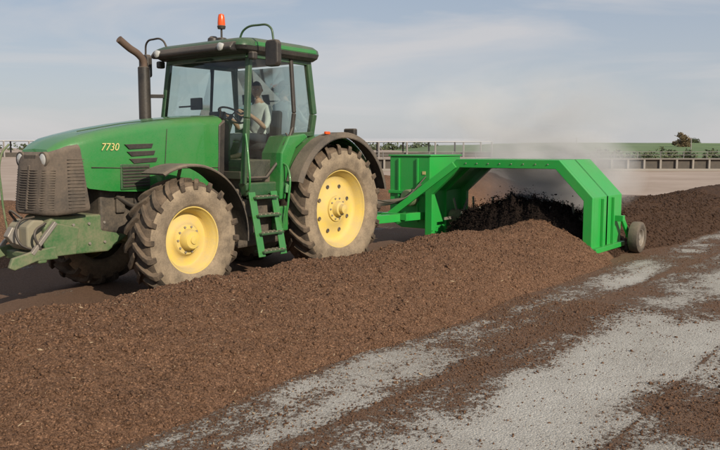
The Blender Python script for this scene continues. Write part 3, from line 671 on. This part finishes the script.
# drive housing on the tractor side
prism('drive_housing',[(-.42,.42),(-.42,1.66),(.49,1.66),(.49,.30),(-.15,.30)],'x',-3.38,-4.5,TURN,U,.015)
box('housing_lid',(-3.94,.035,1.675),(1.16,.96,.03),TURN,U,.006)
box('housing_flange',(-3.36,.035,.98),(.04,.93,.06),TURN,U,.006)
for k in range(2): box('housing_rib',(-3.365,-.20+.42*k,1.02),(.03,.04,1.2),TURN,U,.005)
box('warning_sticker',(-3.374,.36,1.35),(.008,.07,.06),YELP,U,.001)
beam('front_brace',(-3.15,1.15,1.52),(-2.85,-.05,.58),.08,.12,TURN,U)
beam('drawbar',(-3.5,.35,.55),(-1.3,.0,.55),.12,.14,TURN,U)
beam('drawbar',(-3.5,-.30,.55),(-1.3,-.02,.52),.10,.12,TURN,U)
beam('drawbar_cross',(-2.75,-.28,.57),(-2.75,.42,.57),.10,.12,TURN,U)
tube('pto_shaft',[(-.6,0,.78),(-3.42,.1,.85)],.05,BLACK,U)
cyl('gearbox',(-3.30,.1,.88),.16,.22,'x',CASTG,U)
beam('hitch_mast',(-1.38,0,.5),(-1.38,0,1.08),.08,.10,TURN,U)
beam('hitch_bar',(-1.34,-.45,.6),(-1.34,.45,.6),.08,.08,TURN,U)
tube('hydraulic_line',[(-.7,.15,1.2),(-1.8,.25,.95),(-2.8,.3,.9),(-3.42,.4,1.3)],.012,BLACK,U,True)
tube('hydraulic_line',[(-.7,.10,1.15),(-1.8,.15,.85),(-2.8,.2,.85),(-3.42,.3,1.15)],.012,BLACK,U,True)
tube('lift_cylinder',[(-3.0,.45,.95),(-3.3,.85,1.4)],.035,STEEL,U)
# rotor
cyl('rotor_drum',(-3.95,2.08,.5),.16,2.9,'y',BLACKD,U,32)
for k in range(46):
    a=k*1.1; y=.72+k*.058
    beam('rotor_tine',Vector((-3.95,y,.5))+.12*Vector((math.cos(a),0,math.sin(a))),Vector((-3.95,y,.5))+.42*Vector((math.cos(a),0,math.sin(a))),.02,.05,STEEL,U,.002)
def small_wheel(name,c,R,hw,s):
    lathe(name+'_tyre',[(hw*.8,R*.55),(hw,R*.68),(hw,R*.86),(hw*.8,R*.97),(hw*.3,R),(-hw*.3,R),(-hw*.8,R*.97),(-hw,R*.86),(-hw,R*.68),(-hw*.8,R*.55)],c,'y',BLACKD,U,40)
    lathe(name+'_rim',[(s*hw*.8,R*.56),(s*hw*.7,R*.5),(s*hw*.2,R*.45),(s*hw*.2,R*.22),(s*hw*.6,R*.18),(s*hw*.65,0)],c,'y',STEEL,U,28)
small_wheel('support_wheel',(-4.62,3.94,.28),.27,.09,1)
small_wheel('support_wheel',(-4.62,-.05,.28),.27,.09,-1)
beam('wheel_fork',(-4.30,YN+.12,.62),(-4.62,YN+.13,.30),.04,.10,TURN,U)
cyl('wheel_axle',(-4.62,YN+.18,.28),.03,.2,'y',STEEL,U)
beam('wheel_arm_mount',(-4.30,YN+.01,.62),(-4.30,YN+.15,.62),.10,.10,TURN,U)

# ------------------------------------------------------------ steam
def steam(dens,lo,hi=.66,sc=2.0):
    m=bpy.data.materials.new('steam_volume'); m.use_nodes=True; nt=m.node_tree; nt.nodes.clear(); L=nt.links
    o=N(nt,'ShaderNodeOutputMaterial'); v=N(nt,'ShaderNodeVolumeScatter'); v.inputs['Color'].default_value=(1,1,1,1); v.inputs['Anisotropy'].default_value=-.5
    tc=N(nt,'ShaderNodeTexCoord')
    ln=N(nt,'ShaderNodeVectorMath',operation='LENGTH'); L.new(tc.outputs['Object'],ln.inputs[0])
    r=ramp(nt,.1,1.0,(1,1,1,1),(0,0,0,1)); L.new(ln.outputs['Value'],r.inputs[0])
    n=N(nt,'ShaderNodeTexNoise',i_Scale=sc,i_Detail=3.0,i_Distortion=.8); L.new(tc.outputs['Object'],n.inputs['Vector'])
    rn=ramp(nt,lo,hi); L.new(n.outputs['Fac'],rn.inputs[0])
    L.new(math_(nt,'MULTIPLY',math_(nt,'MULTIPLY',r.outputs[0],rn.outputs[0]),dens),v.inputs['Density']); L.new(v.outputs[0],o.inputs['Volume']); return m
stp=root('steam_cloud',(-5,1.9,1.5))
for nm,loc,sc,dn,lo in (('tunnel_steam',(-5.2,2.1,1.3),(1.6,1.8,1.0),3.6,.32),('drifting_plume',(-5.6,1.3,2.3),(2.2,2.8,1.35),1.0,.38)):
    bm=bmesh.new(); bmesh.ops.create_icosphere(bm,subdivisions=3,radius=1); me=bpy.data.meshes.new(nm); bm.to_mesh(me); bm.free()
    me.materials.append(steam(dn,lo)); o=bpy.data.objects.new(nm,me); o.location=loc; o.scale=sc; link(o,stp)

# ------------------------------------------------------------ background
def leaf_mass(name,centers,radii,n,size,mat,parent=None):
    V=[];F=[]
    C=np.array(centers);R=np.array(radii)
    for _ in range(n):
        i=random.randrange(len(C)); d=rng.normal(size=3); d/=np.linalg.norm(d); p=C[i]+d*R[i]*rng.uniform(.55,1.05)
        a=rng.normal(size=3); a/=np.linalg.norm(a); b=np.cross(a,rng.normal(size=3)); b/=np.linalg.norm(b); s=size*rng.uniform(.6,1.4)
        k=len(V); V+=[p-a*s,p+b*s*.6,p+a*s,p-b*s*.6]; F.append((k,k+1,k+2,k+3))
    me=bpy.data.meshes.new(name); me.from_pydata([tuple(v) for v in V],[],F); me.materials.append(mat)
    return link(bpy.data.objects.new(name,me),parent)
LEAF=earth('foliage',(.04,.06,.03),(.11,.13,.06),1.5); LEAFB=earth('foliage_autumn',(.10,.075,.04),(.21,.15,.08),1.5); BARK=earth('bark',(.05,.035,.025),(.12,.09,.06),5)
def tree(X,Y,h,r,mat,z0=0,name='tree'):
    x,y=site(X,Y); t=root(name,(x,y,z0))
    lathe('trunk',[(0,.28),(h*.25,.2),(h*.55,.12),(h*.8,.04),(h*.82,0)],(x,y,z0),'z',BARK,t,10)
    for k in range(6):
        a=k*1.05; tube('limb',[(x,y,z0+h*(.3+.06*k)),(x+math.cos(a)*r*.4,y+math.sin(a)*r*.4,z0+h*(.45+.06*k)),(x+math.cos(a)*r*.75,y+math.sin(a)*r*.75,z0+h*(.55+.06*k))],.06,BARK,t)
    cs=[];rs=[]
    for k in range(22):
        a=random.uniform(0,6.28); f=random.uniform(.12,.9); q=random.uniform(.1,.85)*r*(1.15-f*.6); zz=h*f
        cs.append((x+math.cos(a)*q,y+math.sin(a)*q,z0+zz)); rs.append(r*random.uniform(.18,.38))
    leaf_mass('crown',cs,rs,3500,.14,mat,t)
FIELD=earth('green_crop',(.07,.12,.04),(.14,.20,.07),.05)
gx=np.linspace(24,420,70); gy=np.linspace(85,700,70); GX,GY=np.meshgrid(gx,gy)
def field_z(GX,GY):
    h=np.clip((GY-85)/200,0,1); ex=np.clip((GX-24)/40,0,1)
    return .05+3.6*h**.8*ex+(fbm(GX*.02,GY*.02,3,71)-.5)*1.0*h
PX=CX-.606*GX-.795*GY; PY=CY+.795*GX-.606*GY
grid_obj('crop_field',PX,PY,field_z(GX,GY),FIELD)
for X_,Y_,h_,r_,m_ in ((76,180,3.8,2.6,LEAFB),(95,225,2.0,1.9,LEAF),(131,300,2.2,3.0,LEAF)):
    tree(X_,Y_,h_,r_,m_,float(field_z(np.array([X_*1.0]),np.array([Y_*1.0]))[0])-.5)
cs=[];rs=[]
for k in range(200):
    X_=random.uniform(-330,60); Y_=random.uniform(560,600); x,y=site(X_,Y_); cs.append((x,y,random.uniform(.5,2.8))); rs.append(random.uniform(1.5,4.5))
leaf_mass('tree_line',cs,rs,9000,1.0,LEAF)
cs=[];rs=[]
for k in range(130):
    X_=random.uniform(20,66); Y_=76+random.uniform(-1,1); x,y=site(X_,Y_); cs.append((x,y,random.uniform(.2,1.2))); rs.append(random.uniform(.4,.9))
leaf_mass('hedge',cs,rs,13000,.14,LEAF)
# long open-sided livestock shed far behind
WHITE=paint('galvanised_roof',(.50,.51,.53),.6,.1,up=.0); POST=paint('shed_post',(.26,.25,.24),.8,.2)
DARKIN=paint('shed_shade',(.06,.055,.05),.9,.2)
def shed(X0,X1,Y,h,d):
    x,y=site((X0+X1)/2,Y); R_=root('livestock_shed',(x,y,0))
    def P(X,Y,z): a,b=site(X,Y); return (a,b,z)
    V=[P(X0,Y,h-.6),P(X1,Y,h-.6),P(X1,Y+d/2,h),P(X0,Y+d/2,h),P(X1,Y+d,h-.6),P(X0,Y+d,h-.6)]
    V+= [(a,b,c-.15) for a,b,c in V]
    mobj('roof',V,[(0,1,2,3),(3,2,4,5),(6,9,8,7),(9,11,10,8),(0,6,7,1),(5,4,10,11),(0,3,9,6),(3,5,11,9),(1,7,8,2),(2,8,10,4)],WHITE,R_)
    n=int((X1-X0)/5)
    for k in range(n+1):
        for yy in (Y+.1,Y+d-.1):
            X_=X0+.1+(X1-X0-.2)*k/n; beam('post',P(X_,yy,0),P(X_,yy,h-.75),.25,.25,POST,R_,0)
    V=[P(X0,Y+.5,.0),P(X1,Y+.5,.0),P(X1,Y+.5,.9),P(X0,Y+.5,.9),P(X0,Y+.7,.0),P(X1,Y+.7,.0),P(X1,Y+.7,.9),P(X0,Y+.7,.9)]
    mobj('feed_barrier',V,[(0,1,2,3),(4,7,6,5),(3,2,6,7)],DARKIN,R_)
shed(-2,26,150,3.7,14); shed(-90,-30,150,3.9,14)
WALLC=paint('weathered_concrete',(.26,.245,.225),.9,.3)
x,y=site(40,60); Wr=root('concrete_wall',(x,y,0))
def P(X,Y,z): a,b=site(X,Y); return (a,b,z)
def slab(name,X0,X1,Y0,Y1,z0,z1,mat,par,b=.02):
    V=[P(X,Y,z) for z in (z0,z1) for X,Y in ((X0,Y0),(X1,Y0),(X1,Y1),(X0,Y1))]
    return mobj(name,V,[(0,3,2,1),(4,5,6,7),(0,1,5,4),(1,2,6,5),(2,3,7,6),(3,0,4,7)],mat,par,bevel=b)
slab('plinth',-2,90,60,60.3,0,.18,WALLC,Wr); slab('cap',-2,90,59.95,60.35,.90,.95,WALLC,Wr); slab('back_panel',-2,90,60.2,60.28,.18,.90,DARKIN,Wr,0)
for k in range(72): slab('post',-2+k*1.28,-1.85+k*1.28,60.0,60.2,.18,.90,WALLC,Wr,.01)
x,y=site(30,66); Rl=root('metal_railing',(x,y,0)); GALV=paint('galvanised_pipe',(.17,.17,.17),.6,.2)
for z in (.9,1.2,1.47): tube('rail',[P(0,66,z),P(90,66,z)],.025,GALV,Rl,res=2)
for k in range(46): tube('rail_post',[P(k*2,66,0),P(k*2,66,1.5)],.035,GALV,Rl,res=2)
for k,X_ in enumerate((34,52,74)):
    a,b=site(X_,120); pr=root('utility_pole' if k==0 else 'utility_pole.%03d'%k,(a,b,0)); tube('shaft',[(a,b,0),(a,b,3.4)],.07,POST,pr)

# ------------------------------------------------------------ light, sky
el=math.radians(28); sd=Vector((.30,.93,0)).normalized(); sd=Vector((sd.x*math.cos(el),sd.y*math.cos(el),math.sin(el)))
sun=bpy.data.lights.new('sun','SUN'); sun.energy=5.0; sun.angle=math.radians(.5); sun.color=(1,.88,.71)
so=bpy.data.objects.new('sun',sun); so.rotation_euler=(-sd).to_track_quat('-Z','Y').to_euler(); S.collection.objects.link(so)
W=bpy.data.worlds.new('World'); S.world=W; W.use_nodes=True; nt=W.node_tree; L=nt.links; bg=nt.nodes['Background']
sky=N(nt,'ShaderNodeTexSky',sky_type='NISHITA'); sky.sun_disc=False; sky.sun_elevation=el; sky.sun_rotation=math.atan2(sd.x,sd.y)
sky.air_density=1.0; sky.dust_density=1.5; sky.ozone_density=1.5
tc=N(nt,'ShaderNodeTexCoord'); mp=N(nt,'ShaderNodeMapping'); mp.inputs['Scale'].default_value=(1,1,5.0); mp.inputs['Rotation'].default_value=(.16,.08,0); L.new(tc.outputs['Generated'],mp.inputs[0])
n=N(nt,'ShaderNodeTexNoise',i_Scale=2.6,i_Detail=9.0,i_Roughness=.52,i_Distortion=.6); L.new(mp.outputs[0],n.inputs['Vector'])
sx=N(nt,'ShaderNodeSeparateXYZ'); L.new(tc.outputs['Generated'],sx.inputs[0])
hz=ramp(nt,0.0,.28,(6.5,6.6,6.85,1),(3.5,4.5,6.0,1)); L.new(sx.outputs[2],hz.inputs[0])
haze=mixc(nt,.75,sky.outputs[0],hz.outputs[0])
r=ramp(nt,.45,.66,(.0,.0,.0,1),(.65,.65,.65,1)); L.new(n.outputs['Fac'],r.inputs[0])
col=mixc(nt,r.outputs[0],haze,(7.2,6.9,6.85))
L.new(col,bg.inputs['Color']); bg.inputs['Strength'].default_value=.092

# ------------------------------------------------------------ camera
cam=bpy.data.cameras.new('camera'); co=bpy.data.objects.new('camera',cam); S.collection.objects.link(co); S.camera=co
co.location=(CX,CY,1.82); pit=math.radians(5.8)
d=Vector((-.795*math.cos(pit),-.606*math.cos(pit),-math.sin(pit))); co.rotation_euler=d.to_track_quat('-Z','Y').to_euler()
cam.lens=38; cam.sensor_width=36; cam.clip_end=5000
